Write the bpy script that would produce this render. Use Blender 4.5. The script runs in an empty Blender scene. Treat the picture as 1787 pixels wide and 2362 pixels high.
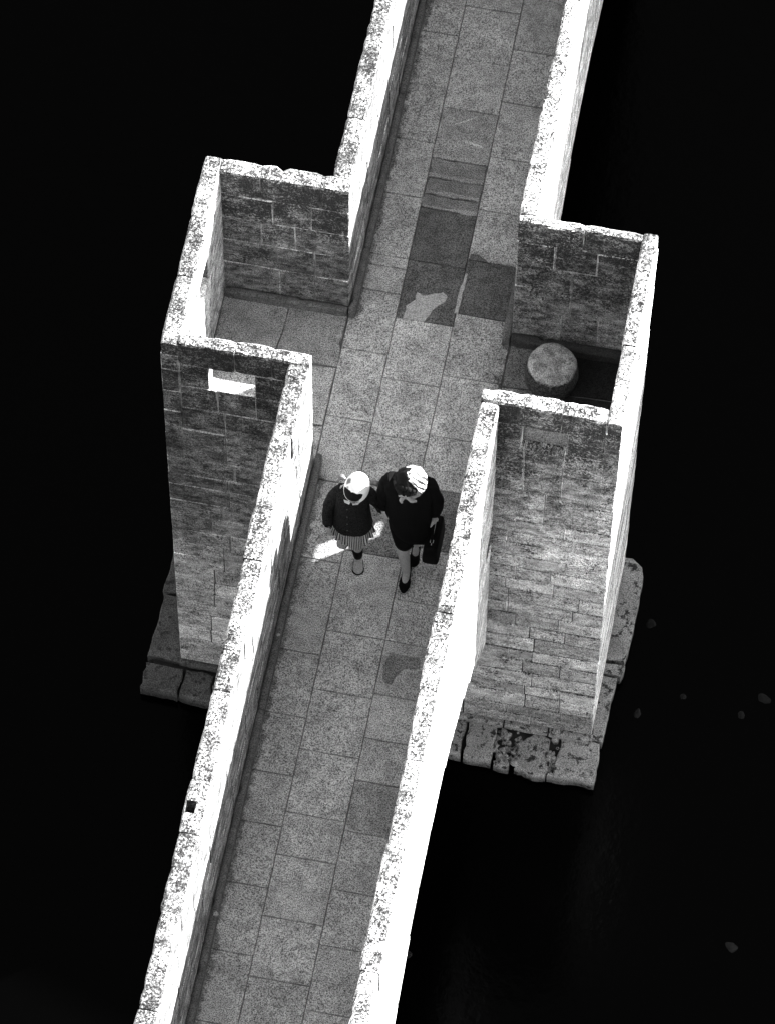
import bpy, bmesh, math, random
from mathutils import Vector, Matrix, noise

rnd = random.Random(7)
SC = bpy.context.scene
COL = SC.collection
V = Vector

# ------------------------------------------------------------------ camera
cam_d = bpy.data.cameras.new('camera')
cam = bpy.data.objects.new('camera', cam_d)
COL.objects.link(cam)
_rt = V((0.9819507880654917, 0.18901368155402745, 0.006817477755922522))
_up = V((-0.169527930259261, 0.8635931222413015, 0.4748338657673141))
_fw = V((-0.08386257019416318, 0.4674192415839481, -0.8800490451773219))
cam.matrix_world = Matrix(((_rt.x, _up.x, -_fw.x, 3.413091603), (_rt.y, _up.y, -_fw.y, -16.05449882),
                           (_rt.z, _up.z, -_fw.z, 28.15747306), (0, 0, 0, 1)))
cam_d.sensor_fit = 'VERTICAL'
cam_d.sensor_height = 36
cam_d.sensor_width = 27.2
cam_d.lens = 169.245
cam_d.clip_end = 2000
SC.camera = cam

# ------------------------------------------------------------------ sky and sun
SUN = V((0.823, 0.568, 0.50)).normalized()        # direction towards the sun
world = bpy.data.worlds.new('World')
SC.world = world
world.use_nodes = True
wn = world.node_tree
wn.nodes.clear()
sky = wn.nodes.new('ShaderNodeTexSky')
sky.sky_type = 'NISHITA'
sky.sun_disc = False
sky.sun_elevation = math.asin(SUN.z)
sky.sun_rotation = math.atan2(SUN.x, SUN.y)
bw = wn.nodes.new('ShaderNodeRGBToBW')            # black and white film
bg = wn.nodes.new('ShaderNodeBackground')
bg.inputs['Strength'].default_value = 0.10
wo = wn.nodes.new('ShaderNodeOutputWorld')
wn.links.new(sky.outputs[0], bw.inputs[0])
wn.links.new(bw.outputs[0], bg.inputs[0])
wn.links.new(bg.outputs[0], wo.inputs[0])
sun_d = bpy.data.lights.new('sun', 'SUN')
sun_d.energy = 5.0
sun_d.angle = math.radians(0.5)
sun_d.color = (1, 1, 1)
sun = bpy.data.objects.new('sun', sun_d)
COL.objects.link(sun)
sun.rotation_euler = SUN.to_track_quat('Z', 'Y').to_euler()
sun.location = SUN * 40
SC.view_settings.view_transform = 'Standard'
SC.view_settings.look = 'None'
SC.view_settings.exposure = 2.6
SC.view_settings.gamma = 1.0
SC.view_settings.use_curve_mapping = False

# ------------------------------------------------------------------ main sizes (metres)
FL = -1.566                     # walkway floor; wall tops are at 0
LO, LI, RI, RO = -0.139, 0.0, 1.183, 1.308
LRO, LRI, RRI, RRO = -1.034, -0.907, 2.043, 2.152
LBO, LBI, LFI, LFO = 1.418, 1.289, 0.0, -0.107
RBO, RBI, RFI, RFO = 1.376, 1.300, -0.034, -0.145
PIER_B = -4.80
FOOT_T = -4.85
WATER = -4.985
YN, YF = -7.0, 7.6              # near and far ends of the built bridge


# ------------------------------------------------------------------ materials
class NB:
    """small helper that writes float node chains"""
    def __init__(self, name):
        self.m = bpy.data.materials.new(name)
        self.m.use_nodes = True
        self.t = self.m.node_tree
        self.t.nodes.clear()
        self.out = self.t.nodes.new('ShaderNodeOutputMaterial')
        self.b = self.t.nodes.new('ShaderNodeBsdfPrincipled')
        self.t.links.new(self.b.outputs[0], self.out.inputs[0])

    def n(self, kind):
        return self.t.nodes.new(kind)

    def link(self, a, b):
        if isinstance(a, (int, float)):
            if b.type == 'RGBA':
                b.default_value = (a, a, a, 1)
            else:
                b.default_value = a
        else:
            self.t.links.new(a, b)

    def math(self, op, a, b=0.0, c=0.0, clamp=False):
        x = self.n('ShaderNodeMath')
        x.operation = op
        x.use_clamp = clamp
        self.link(a, x.inputs[0])
        self.link(b, x.inputs[1])
        self.link(c, x.inputs[2])
        return x.outputs[0]

    def add(self, a, b): return self.math('ADD', a, b)
    def sub(self, a, b): return self.math('SUBTRACT', a, b)
    def mul(self, a, b): return self.math('MULTIPLY', a, b)

    def mix(self, f, a, b):
        x = self.n('ShaderNodeMix')
        x.data_type = 'FLOAT'
        self.link(f, x.inputs[0])
        self.link(a, x.inputs[2])
        self.link(b, x.inputs[3])
        return x.outputs[0]

    def step(self, v, lo, hi):
        x = self.n('ShaderNodeMapRange')
        x.interpolation_type = 'SMOOTHSTEP'
        self.link(v, x.inputs[0])
        self.link(lo, x.inputs[1])
        self.link(hi, x.inputs[2])
        return x.outputs[0]

    def pos(self):
        if not hasattr(self, '_g'):
            self._g = self.n('ShaderNodeNewGeometry')
            self._s = self.n('ShaderNodeSeparateXYZ')
            self.link(self._g.outputs['Position'], self._s.inputs[0])
            self._nn = self.n('ShaderNodeSeparateXYZ')
            self.link(self._g.outputs['True Normal'], self._nn.inputs[0])
        return self._g.outputs['Position']

    def xyz(self, i):
        self.pos()
        return self._s.outputs[i]

    def nrm(self, i):
        self.pos()
        return self._nn.outputs[i]

    def noise(self, scale, detail=2, rough=0.5, stretch=None, dist=0.0, off=0.0):
        v = self.pos()
        if stretch or off:
            mp = self.n('ShaderNodeMapping')
            self.link(v, mp.inputs[0])
            if stretch:
                mp.inputs['Scale'].default_value = stretch
            mp.inputs['Location'].default_value = (off, off * 1.7, off * .6)
            v = mp.outputs[0]
        x = self.n('ShaderNodeTexNoise')
        self.link(v, x.inputs['Vector'])
        x.inputs['Scale'].default_value = scale
        x.inputs['Detail'].default_value = detail
        x.inputs['Roughness'].default_value = rough
        x.inputs['Distortion'].default_value = dist
        return x.outputs[0]

    def rand(self):
        x = self.n('ShaderNodeObjectInfo')
        return x.outputs['Random']

    def bump(self, h, dist=0.01, strength=1.0):
        x = self.n('ShaderNodeBump')
        x.inputs['Distance'].default_value = dist
        x.inputs['Strength'].default_value = strength
        self.link(h, x.inputs['Height'])
        self.t.links.new(x.outputs[0], self.b.inputs['Normal'])

    def color(self, v, rough=0.9, spec=0.3):
        self.link(v, self.b.inputs['Base Color'])
        self.b.inputs['Roughness'].default_value = rough
        self.b.inputs['Specular IOR Level'].default_value = spec
        return self.m


def grain(k, amount, off=0.0):
    """fine crystal grain of the limestone, about 7 mm"""
    g = k.noise(135, 1, 0.6, off=off)
    return k.add(1.0 - amount * 1.6, k.mul(k.step(g, 0.25, 0.75), amount * 3.2))


def wall_stone():
    k = NB('limestone_wall')
    r = k.rand()
    n1 = k.noise(2.6, 5, 0.62)
    n2 = k.noise(9, 5, 0.68, stretch=(1, 1, 1.7), off=5.0)
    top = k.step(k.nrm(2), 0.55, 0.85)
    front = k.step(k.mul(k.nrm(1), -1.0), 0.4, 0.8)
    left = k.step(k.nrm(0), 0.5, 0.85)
    z = k.xyz(2)
    zz = k.add(z, k.mul(k.sub(0.55, k.xyz(0)), 0.6))              # the upstream side is dirtier lower down
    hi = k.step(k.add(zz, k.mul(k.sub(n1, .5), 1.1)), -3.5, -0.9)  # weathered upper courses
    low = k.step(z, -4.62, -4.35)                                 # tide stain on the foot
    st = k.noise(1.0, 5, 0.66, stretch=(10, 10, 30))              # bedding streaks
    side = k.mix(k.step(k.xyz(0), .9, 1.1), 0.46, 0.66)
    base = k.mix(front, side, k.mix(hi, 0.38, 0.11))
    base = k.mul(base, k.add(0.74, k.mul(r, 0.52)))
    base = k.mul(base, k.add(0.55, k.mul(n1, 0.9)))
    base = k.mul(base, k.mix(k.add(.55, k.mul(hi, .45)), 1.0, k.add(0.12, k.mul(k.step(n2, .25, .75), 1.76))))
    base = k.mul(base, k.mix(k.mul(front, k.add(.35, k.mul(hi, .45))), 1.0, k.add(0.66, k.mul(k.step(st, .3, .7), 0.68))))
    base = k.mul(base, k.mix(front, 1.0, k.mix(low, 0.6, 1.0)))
    # dark streaks on the inner, path facing sides
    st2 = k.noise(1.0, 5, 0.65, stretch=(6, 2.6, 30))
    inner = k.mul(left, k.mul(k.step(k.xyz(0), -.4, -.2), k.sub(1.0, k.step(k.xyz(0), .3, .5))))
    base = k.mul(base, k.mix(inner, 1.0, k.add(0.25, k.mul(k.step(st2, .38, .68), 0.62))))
    # grey crust between the lichen spots on the wall tops
    t2 = k.add(k.noise(78, 4, 0.7, off=4.0), k.mul(k.sub(k.noise(7, 3, .6, off=1.0), .5), .3))
    base = k.mul(base, k.mix(k.mul(top, k.step(z, -.2, -.05)), 1.0, k.mix(k.step(t2, .41, .57), 0.24, 1.0)))
    # darker tone on the loophole sills of the right refuge
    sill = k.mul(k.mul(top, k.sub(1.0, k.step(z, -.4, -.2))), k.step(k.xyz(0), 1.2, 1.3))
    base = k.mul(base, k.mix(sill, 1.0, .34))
    # black lichen
    ln = k.noise(58, 6, 0.78, dist=0.2)
    pat = k.noise(6, 4, 0.62, off=3.0)
    lv = k.add(ln, k.mul(k.sub(pat, 0.5), k.mix(top, 0.42, 0.26)))
    cover = k.step(z, -1.5, -0.02)
    tf = k.mix(cover, 0.57, 0.45)
    thr = k.mix(top, k.mix(front, 0.70, tf), k.mix(k.step(z, -.2, -.05), k.mix(k.step(k.xyz(0), 1.0, 1.3), 0.72, .50), 0.505))
    L = k.step(lv, k.sub(thr, 0.025), k.add(thr, 0.05))
    base = k.mix(k.mul(L, 0.97), base, 0.018)
    base = k.mul(base, grain(k, 0.52))
    k.bump(k.add(k.mul(ln, 0.8), k.mul(k.noise(60, 3, .6), .6)), 0.012, 0.75)
    return k.color(base, 0.95, 0.1)


def paving(name, base, dark=0.0, stain=True):
    k = NB(name)
    r = k.rand()
    n1 = k.noise(3.0, 5, 0.62)
    v = k.mul(base, k.add(0.93, k.mul(r, 0.14)))
    v = k.mul(v, k.add(0.5, n1))
    n3 = k.noise(12, 5, .7, off=2.0)
    v = k.mul(v, k.add(0.66, k.mul(k.step(n3, .3, .62), .4)))
    wear = k.mul(k.sub(k.xyz(0), .55), 2.2)
    v = k.mul(v, k.add(.9, k.mul(.2, k.math('POWER', 2.718, k.mul(-1.0, k.mul(wear, wear))))))
    if stain:
        x = k.xyz(0)
        edge = k.sub(1.0, k.step(x, 0.03, 0.14))
        y = k.xyz(1)                      # no dirt line where the refuge floor runs through
        edge = k.mul(edge, k.sub(1.0, k.mul(k.step(y, -.1, .1), k.sub(1.0, k.step(y, 1.15, 1.3)))))
        e2 = k.step(x, 1.02, 1.22)
        sn = k.noise(11, 5, 0.7)
        s = k.step(k.add(sn, k.mul(k.add(edge, k.mul(e2, 0.7)), 0.36)), 0.62, 0.78)
        v = k.mix(k.mul(s, 0.72), v, 0.045)
        sp = k.noise(17, 2, 0.5, off=7)
        v = k.mix(k.mul(k.step(sp, 0.70, 0.76), 0.55), v, 0.06)
    v = k.mul(v, grain(k, 0.54))
    k.bump(k.add(k.noise(45, 5, .65), k.mul(k.noise(6, 3, .5), .8)), 0.006, 0.6)
    return k.color(v, 0.9, 0.2)


def plain(name, base, var=0.3, scale=20, rough=0.9, spec=0.2, bump=0.004, g=0.0):
    k = NB(name)
    v = k.mul(base, k.add(1.0 - var, k.mul(k.noise(scale, 4, 0.6), var * 2)))
    if g:
        v = k.mul(v, grain(k, g))
    if bump:
        k.bump(k.noise(scale * 2, 3, .6), bump, 0.6)
    return k.color(v, rough, spec)


M = {}
M['wall'] = wall_stone()


def mortar_mat():
    k = NB('old_mortar')
    n = k.noise(3.5, 4, .6, off=9)
    v = k.mix(k.step(k.add(k.xyz(2), k.mul(k.sub(n, .5), 2.2)), -3.4, -2.2), .035, k.mix(k.step(n, .42, .58), .09, .26))
    v = k.mul(v, grain(k, .3))
    return k.color(v, .95, .1)


M['mortar'] = mortar_mat()
M['pave'] = paving('worn_paving', 0.33)
M['pave_dark'] = paving('dark_damp_paving', 0.10, stain=False)
M['pave_mid'] = paving('grey_paving', 0.14, stain=False)
M['pave_black'] = paving('near_black_paving', 0.016, stain=False)  # near-black tone for some slabs of the right refuge floor
M['pave_damp'] = paving('damp_worn_paving', .18, stain=False)
M['pave_pale'] = paving('rubbed_paving', 0.46, stain=False)
M['pave_light'] = paving('slightly_darker_paving', 0.25, stain=False)
M['bed'] = plain('dark_joint_earth', 0.15, 0.5, 60)


def footing_mat():
    k = NB('wet_footing_stone')
    n = k.noise(5, 5, .65)
    n2 = k.noise(16, 5, .7, off=3)
    v = k.mix(k.step(k.xyz(0), -.6, 1.3), .06, .20)                 # shade of the bridge painted into the left end
    v = k.mul(v, k.add(.35, k.mul(n, 1.3)))
    v = k.mix(k.step(n2, .53, .62), v, .025)
    wet = k.step(k.xyz(2), WATER + .02, WATER + .10)
    v = k.mul(v, k.add(.35, k.mul(wet, .65)))
    v = k.mul(v, grain(k, .42))
    k.bump(k.add(n2, n), .02, .7)
    return k.color(v, .9, .12)


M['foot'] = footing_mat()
M['rubble'] = plain('dark_rubble', 0.03, 0.7, 50)
M['wet_dark'] = plain('wet_dark_stone', .0006, .8, 60)
M['wet_pale'] = plain('wet_pale_stone', .003, .8, 60)
M['lime'] = plain('pale_lime_mortar', 0.34, 0.4, 40, g=0.3)


def bollard_mat():
    k = NB('weathered_round_stone')
    n = k.noise(46, 5, .7)
    t = k.step(k.add(k.xyz(2), k.mul(k.sub(n, .5), .06)), FL + .185, FL + .212)     # worn pale top, lichened sides; sky light and side shade partly painted in
    v = k.mix(t, k.mix(k.step(n, .4, .6), .025, .075), k.mul(.36, k.add(.15, k.add(k.mul(n, .7), k.mul(k.step(k.noise(15, 4, .6), .3, .7), .7)))))
    v = k.mul(v, grain(k, .4))
    k.bump(n, .008, .6)
    return k.color(v, .95, .1)


M['bollard'] = bollard_mat()
M['infill'] = plain('plain_grey_infill', .11, .6, 9, g=.5)
M['plinth_black'] = plain('near_black_plinth_stone', .04, .8, 14, g=.4)  # near-black tone for the plinth in the right refuge
M['plinth'] = plain('dark_plinth_stone', .095, .7, 14, g=.4)
M['bank'] = plain('dark_bank_earth', 0.16, 0.9, 4, bump=0.05)


def water_mat():
    k = NB('black_water')
    m = k.color(0.0003, 0.15, 0.02)
    h = k.add(k.noise(7, 3, .55), k.mul(k.noise(26, 2, .5), .3))
    k.bump(h, 0.008, 0.3)
    return m


M['water'] = water_mat()


# ------------------------------------------------------------------ object helpers
def link_mesh(name, me, mat, parent=None):
    o = bpy.data.objects.new(name, me)
    COL.objects.link(o)
    if mat is not None and len(me.materials) == 0:
        me.materials.append(mat)
    if parent is not None:
        o.parent = parent
        o.matrix_parent_inverse = Matrix.Translation(-parent.location)
    return o


def from_bm(name, bm, mat, parent=None, smooth=False, origin=None):
    bmesh.ops.recalc_face_normals(bm, faces=bm.faces[:])
    if origin is None and bm.verts:
        c = V((0, 0, 0))
        for v in bm.verts:
            c += v.co
        origin = c / len(bm.verts)
    for v in bm.verts:
        v.co -= origin
    me = bpy.data.meshes.new(name)
    bm.to_mesh(me)
    bm.free()
    for p in me.polygons:
        p.use_smooth = smooth
    o = link_mesh(name, me, mat)
    o.location = origin
    if parent is not None:
        o.parent = parent
        o.matrix_parent_inverse = Matrix.Translation(-parent.location)
    return o


def tag(o, label=None, cat=None, group=None, kind=None):
    if label: o['label'] = label
    if cat: o['category'] = cat
    if group: o['group'] = group
    if kind: o['kind'] = kind
    return o


def thing(name, loc, label, cat, group=None):
    o = bpy.data.objects.new(name, None)
    o.empty_display_size = 0.1
    COL.objects.link(o)
    o.location = loc
    return tag(o, label, cat, group)


def box_bm(x0, x1, y0, y1, z0, z1):
    bm = bmesh.new()
    bmesh.ops.create_cube(bm, size=1)
    for v in bm.verts:
        v.co = V((x0 if v.co.x < 0 else x1, y0 if v.co.y < 0 else y1, z0 if v.co.z < 0 else z1))
    return bm


def block(name, x0, x1, y0, y1, z0, z1, mat, parent, bev=0.006, jit=0.002, zlow=None):
    """a dressed stone with worn edges; zlow(y) trims the underside along an arch"""
    bm = box_bm(x0, x1, y0, y1, z0, z1)
    if zlow:
        for v in bm.verts:
            if v.co.z < (z0 + z1) / 2:
                v.co.z = max(v.co.z, zlow(v.co.y))
    d = min(x1 - x0, y1 - y0, z1 - z0)
    bmesh.ops.bevel(bm, geom=bm.edges[:], offset=min(bev * rnd.uniform(.6, 1.6), d * .3), segments=1, affect='EDGES', profile=0.5)
    for v in bm.verts:
        v.co += V((rnd.uniform(-jit, jit), rnd.uniform(-jit, jit), rnd.uniform(-jit, jit)))
    return from_bm(name, bm, mat, parent)


def rough_block(name, x0, x1, y0, y1, z0, z1, mat, parent, amp=0.008, step=0.045, hole=None):
    """a coping stone whose edges are chipped: rings of eight points along its long axis"""
    alongy = (y1 - y0) >= (x1 - x0)
    a0, a1 = (y0, y1) if alongy else (x0, x1)
    b0, b1 = (x0, x1) if alongy else (y0, y1)
    n = max(3, int((a1 - a0) / step))
    bm = bmesh.new()
    rings = []
    ph = rnd.uniform(0, 100)
    bm_ = (b0 + b1) / 2
    for i in range(n + 1):
        a = a0 + (a1 - a0) * i / n
        e = 0.006 if i in (0, n) else 0.0
        prof = [(b0, z0), (b0 - .001, (z0 + z1) / 2), (b0, z1 - 0.012), (b0 + 0.012, z1), (bm_, z1 + .003), (b1 - 0.012, z1), (b1, z1 - 0.012),
                (b1 + .001, (z0 + z1) / 2), (b1, z0)]
        ring = []
        for j, (b, z) in enumerate(prof):
            s = amp * (1.0 if 2 <= j <= 6 else .55)
            if i not in (0, n):
                nb = noise.noise(V((a * 9 + ph, j * 3.1, 0))) + .6 * noise.noise(V((a * 31 + ph, j * 5.3, 7)))
                nz = noise.noise(V((a * 11 + ph, j * 2.3, 31))) + .6 * noise.noise(V((a * 29 + ph, j * 4.1, 17)))
            else:
                nb = nz = 0
            chip = 0
            if j in (2, 3, 5, 6) and 0 < i < n:
                q = noise.noise(V((a * 14 + ph * 2, 9 if j < 4 else 55, 3)))
                if q > .28:
                    chip = (q - .28) * .06
            sg = 1 if b < bm_ else -1
            bb = b + s * nb * .7 + sg * (chip + e)
            zz = z + (s * nz * .5 if z > z0 + .001 else 0) - (chip * .6 + (e if z > (z0 + z1) / 2 else 0))
            ring.append(bm.verts.new((bb, a, zz) if alongy else (a, bb, zz)))
        rings.append(ring)
    for i in range(n):
        r, q = rings[i], rings[i + 1]
        m = len(r)
        for j in range(m):
            bm.faces.new((r[j], r[(j + 1) % m], q[(j + 1) % m], q[j]))
    bm.faces.new(rings[0])
    bm.faces.new(rings[-1][::-1])
    o = from_bm(name, bm, mat, parent)
    if hole:
        hb = box_bm(*hole)
        ho = from_bm('cutter', hb, None, None)
        md = o.modifiers.new('b', 'BOOLEAN')
        md.operation = 'DIFFERENCE'
        md.object = ho
        md.solver = 'EXACT'
        dg = bpy.context.evaluated_depsgraph_get()
        me = bpy.data.meshes.new_from_object(o.evaluated_get(dg))
        o.modifiers.clear()
        old = o.data
        o.data = me
        bpy.data.meshes.remove(old)
        bpy.data.objects.remove(ho)
    return o


GAP = 0.005


def cuts(a0, a1, lo, hi):
    """cut a run into uneven stone lengths"""
    out = [a0]
    while a1 - out[-1] > hi * 1.25:
        out.append(out[-1] + rnd.uniform(lo, hi))
    if a1 - out[-1] > hi:
        out.append((out[-1] + a1) / 2)
    out.append(a1)
    return out


def wall(parent, x0, x1, y0, y1, zs, lens=(0.32, 0.62), opening=None, coping=(0.5, 1.0), amp=0.008, hole=None, top_off=True, inset=(0.0065, 0.0065), tails=None):
    """one straight run of coursed stones, full wall thickness, with a recessed mortar core; zs from top down"""
    alongy = (y1 - y0) >= (x1 - x0)
    a0, a1 = (y0, y1) if alongy else (x0, x1)
    b0, b1 = (x0, x1) if alongy else (y0, y1)

    def mk(fn, name, s0, s1, z0, z1, db0=0.0, db1=0.0, **kw):
        if alongy:
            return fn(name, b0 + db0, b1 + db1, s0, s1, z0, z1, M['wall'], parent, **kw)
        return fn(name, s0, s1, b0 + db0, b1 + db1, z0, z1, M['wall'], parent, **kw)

    for c in range(len(zs) - 1):
        zt, zb = zs[c], zs[c + 1]
        runs = [(a0, a1)]
        if opening and zb < opening[2] - .02 and zt > opening[3] + .02:
            runs = [(a0, opening[0]), (opening[1], a1)]
        for (r0, r1) in runs:
            if r1 - r0 < .03:
                continue
            cc = cuts(r0, r1, *(coping if c == 0 else lens))
            for i in range(len(cc) - 1):
                s0 = cc[i] + (GAP / 2 if i else 0.0)
                s1 = cc[i + 1] - (GAP / 2 if i < len(cc) - 2 else 0.0)
                if c == 0:
                    d0 = rnd.uniform(-.010, .006) if top_off else 0
                    d1 = rnd.uniform(-.006, .008) if top_off else 0
                    hh = hole if (hole and s0 < (hole[2] + hole[3]) / 2 < s1) else None
                    mk(rough_block, 'coping_stone', s0, s1, zb + .003, zt + rnd.uniform(-.008, .006), d0, d1, amp=amp, hole=hh)
                else:
                    mk(block, 'stone', s0, s1, zb + GAP / 2, zt - GAP / 2, rnd.uniform(-.002, .002), rnd.uniform(-.002, .002), zlow=None)
    # core
    bm = bmesh.new()
    segs = [(a0 + .01, a1 - .01, zs[0] - .03, zs[-1])]
    if opening:
        segs = [(a0 + .01, opening[0] - .01, zs[0] - .03, zs[-1]), (opening[1] + .01, a1 - .01, zs[0] - .03, zs[-1]),
                (opening[0] - .01, opening[1] + .01, opening[3] - .01, zs[-1]), (opening[0] - .01, opening[1] + .01, zs[0] - .03, opening[2] + .01)]
    for (s0, s1, zt, zb) in segs:
        zt = min(zt, zs[1] + .01)
        if s1 - s0 < .005 or zt - zb < .01:
            continue
        q = box_bm(b0 + inset[0], b1 - inset[1], s0, s1, zb, zt) if alongy else box_bm(s0, s1, b0 + inset[0], b1 - inset[1], zb, zt)
        me = bpy.data.meshes.new('t')
        q.to_mesh(me)
        q.free()
        bm.from_mesh(me)
        bpy.data.meshes.remove(me)
    from_bm('mortar_core', bm, M['mortar'], parent)


def courses(z0, z1, lo, hi):
    out = [z0]
    while out[-1] - z1 > hi * 1.3:
        out.append(out[-1] - rnd.uniform(lo, hi))
    if out[-1] - z1 > hi:
        out.append((out[-1] + z1) / 2)
    out.append(z1)
    return out


# ------------------------------------------------------------------ water, bank, added shading hill
def water_and_bank():
    bm = bmesh.new()
    bmesh.ops.create_grid(bm, x_segments=40, y_segments=40, size=150)
    for v in bm.verts:
        v.co.z = WATER
    tag(from_bm('water', bm, M['water'], origin=V((0, 0, WATER))), kind='structure')
    bm = bmesh.new()
    # far shore, plus an unseen hillside added to shade the lower bridge
    nx, ny = 90, 70
    rows = []
    for j in range(ny + 1):
        y = 4.0 + 46.0 * (j / ny) ** 1.5
        row = []
        for i in range(nx + 1):
            x = -40 + 100 * i / nx
            x = -40 + 40 * (i / 40) if i <= 40 else 60 * ((i - 40) / 50) ** 1.3
            shore = 6.98 + .12 * noise.noise(V((x * 1.3, 0, 0))) + (0.0 if x < 3 else -.10 * (x - 3))
            shore = max(shore, 4.6)
            t = y - shore
            z = WATER - .7 + (.85 if t > .0 else 0) * min(1, max(0, t) / .25 + .55)
            if t > .3:
                z += min(.5, (t - .3) * .12)
            z += .06 * noise.noise(V((x * 3, y * 3, 1)))
            k = max(0, min(1, (x - 8.5) / 4.6))
            ridge = 4.05 + .61 * (y - 7.3) + .08 * noise.noise(V((y * .9, 3, 0)))
            z = z + (max(z, min(ridge, 15)) - z) * k * k * (3 - 2 * k)
            row.append(bm.verts.new((x, y, z)))
        rows.append(row)
    for j in range(ny):
        for i in range(nx):
            bm.faces.new((rows[j][i], rows[j][i + 1], rows[j + 1][i + 1], rows[j + 1][i]))
    tag(from_bm('bank_and_shade_hill', bm, M['bank'], smooth=True), kind='structure')


water_and_bank()


# ------------------------------------------------------------------ bridge deck (bearing mass with two arches)
def arch_near(y): return -1.88 - .29 * (y + 2.6) ** 2
def arch_far(y): return -1.85 - .29 * (y - 3.9) ** 2


def deck():
    bm = bmesh.new()
    for (ya, yb, fn) in ((-5.1, RFO + .02, arch_near), (LBO - .05, 7.3, arch_far)):
        n = 26
        loop = []
        ys = [ya + (yb - ya) * i / n for i in range(n + 1)]
        for (x) in (LO + .012, RO - .012):
            loop.append([(bm.verts.new((x, y, FL - .05)), bm.verts.new((x, y, max(fn(y), -4.4)))) for y in ys])
        for i in range(n):
            a, b = loop[0][i], loop[0][i + 1]
            c, d = loop[1][i], loop[1][i + 1]
            bm.faces.new((a[0], b[0], b[1], a[1]))
            bm.faces.new((c[0], c[1], d[1], d[0]))
            bm.faces.new((a[0], c[0], d[0], b[0]))
            bm.faces.new((a[1], b[1], d[1], c[1]))
        for i in (0, n):
            a, c = loop[0][i], loop[1][i]
            bm.faces.new((a[0], a[1], c[1], c[0]))
    o = from_bm('bridge_deck', bm, M['mortar'])
    ho = from_bm('cutter', box_bm(RO - .75, RO + .1, -.36, -.17, -1.98, -1.70), None)
    md = o.modifiers.new('b', 'BOOLEAN')
    md.operation, md.object, md.solver = 'DIFFERENCE', ho, 'EXACT'
    me = bpy.data.meshes.new_from_object(o.evaluated_get(bpy.context.evaluated_depsgraph_get()))
    o.modifiers.clear()
    o.data = me
    bpy.data.objects.remove(ho)
    tag(o, kind='structure')
    # solid approaches beyond the arches
    for (ya, yb) in ((YN, -5.1), (7.3, YF)):
        bm = box_bm(LO + .012, RO - .012, ya, yb, WATER - .5, FL - .05)
        tag(from_bm('bridge_abutment', bm, M['mortar']), kind='structure')


deck()

ZP = [0.0, -.30, -.62, -.93, -1.25, FL - .02]          # parapet courses


def spandrel(parent, fn, y0, y1, xin, xout, drain=None):
    """facing stones under the walkway, trimmed by the arch"""
    zs = [FL - .02, -1.70] + courses(-1.98, -4.4, .19, .27)
    for c in range(len(zs) - 1):
        cc = cuts(y0, drain if (drain and c == 1) else y1, .3, .6)
        for i in range(len(cc) - 1):
            s0, s1 = cc[i] + GAP / 2, cc[i + 1] - GAP / 2
            zt = zs[c] - GAP / 2
            lo = min(fn(s0), fn(s1))
            if lo > zt - .03:
                continue
            if max(fn(s0), fn(s1)) > zt - .01:
                # trim the run where the arch cuts through the course
                good = [s0 + (s1 - s0) * q / 20 for q in range(21) if fn(s0 + (s1 - s0) * q / 20) < zt - .02]
                if len(good) < 3:
                    continue
                s0, s1 = good[0], good[-1]
            block('stone', min(xin, xout), max(xin, xout), s0, s1, zs[c + 1] + GAP / 2, zt, M['wall'], parent, zlow=fn)


GPAR = 'stone parapet walls of the bridge'
pw = thing('parapet_wall', (LO, -3.5, FL), 'long pale parapet at lower left, with a square socket hole in its lichened top', 'wall', GPAR)
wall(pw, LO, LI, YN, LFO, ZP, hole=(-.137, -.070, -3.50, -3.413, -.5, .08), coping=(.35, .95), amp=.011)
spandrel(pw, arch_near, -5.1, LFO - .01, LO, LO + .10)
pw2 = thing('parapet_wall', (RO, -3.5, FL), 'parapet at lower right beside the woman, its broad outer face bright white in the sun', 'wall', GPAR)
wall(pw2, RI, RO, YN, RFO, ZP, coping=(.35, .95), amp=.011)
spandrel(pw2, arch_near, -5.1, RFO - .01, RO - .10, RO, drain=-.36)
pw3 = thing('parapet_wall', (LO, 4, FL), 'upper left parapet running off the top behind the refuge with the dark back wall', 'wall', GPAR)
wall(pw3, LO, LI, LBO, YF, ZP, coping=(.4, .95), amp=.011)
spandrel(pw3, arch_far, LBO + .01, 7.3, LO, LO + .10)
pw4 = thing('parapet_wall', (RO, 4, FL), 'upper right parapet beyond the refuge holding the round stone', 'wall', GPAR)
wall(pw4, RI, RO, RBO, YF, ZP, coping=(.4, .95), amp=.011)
spandrel(pw4, arch_far, RBO + .01, 7.3, RO - .10, RO)


# ------------------------------------------------------------------ refuges standing on the pier
def face_run(parent, axis, a0, a1, b0, b1, zs, lens):
    """facing stones of the pier below the walkway"""
    for c in range(len(zs) - 1):
        cc = cuts(a0, a1, *lens)
        for i in range(len(cc) - 1):
            s0 = cc[i] + (GAP / 2 if i else 0)
            s1 = cc[i + 1] - (GAP / 2 if i < len(cc) - 2 else 0)
            j = rnd.uniform(-.0015, .004)
            z0, z1 = zs[c + 1] + .0045, zs[c] - .0045
            if axis == 'x':
                block('stone', s0, s1, b0 - j, b1, z0, z1, M['wall'], parent)
            else:
                block('stone', b0 - (j if b0 < 0 else 0), b1 + (j if b0 > 0 else 0), s0, s1, z0, z1, M['wall'], parent)


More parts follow.
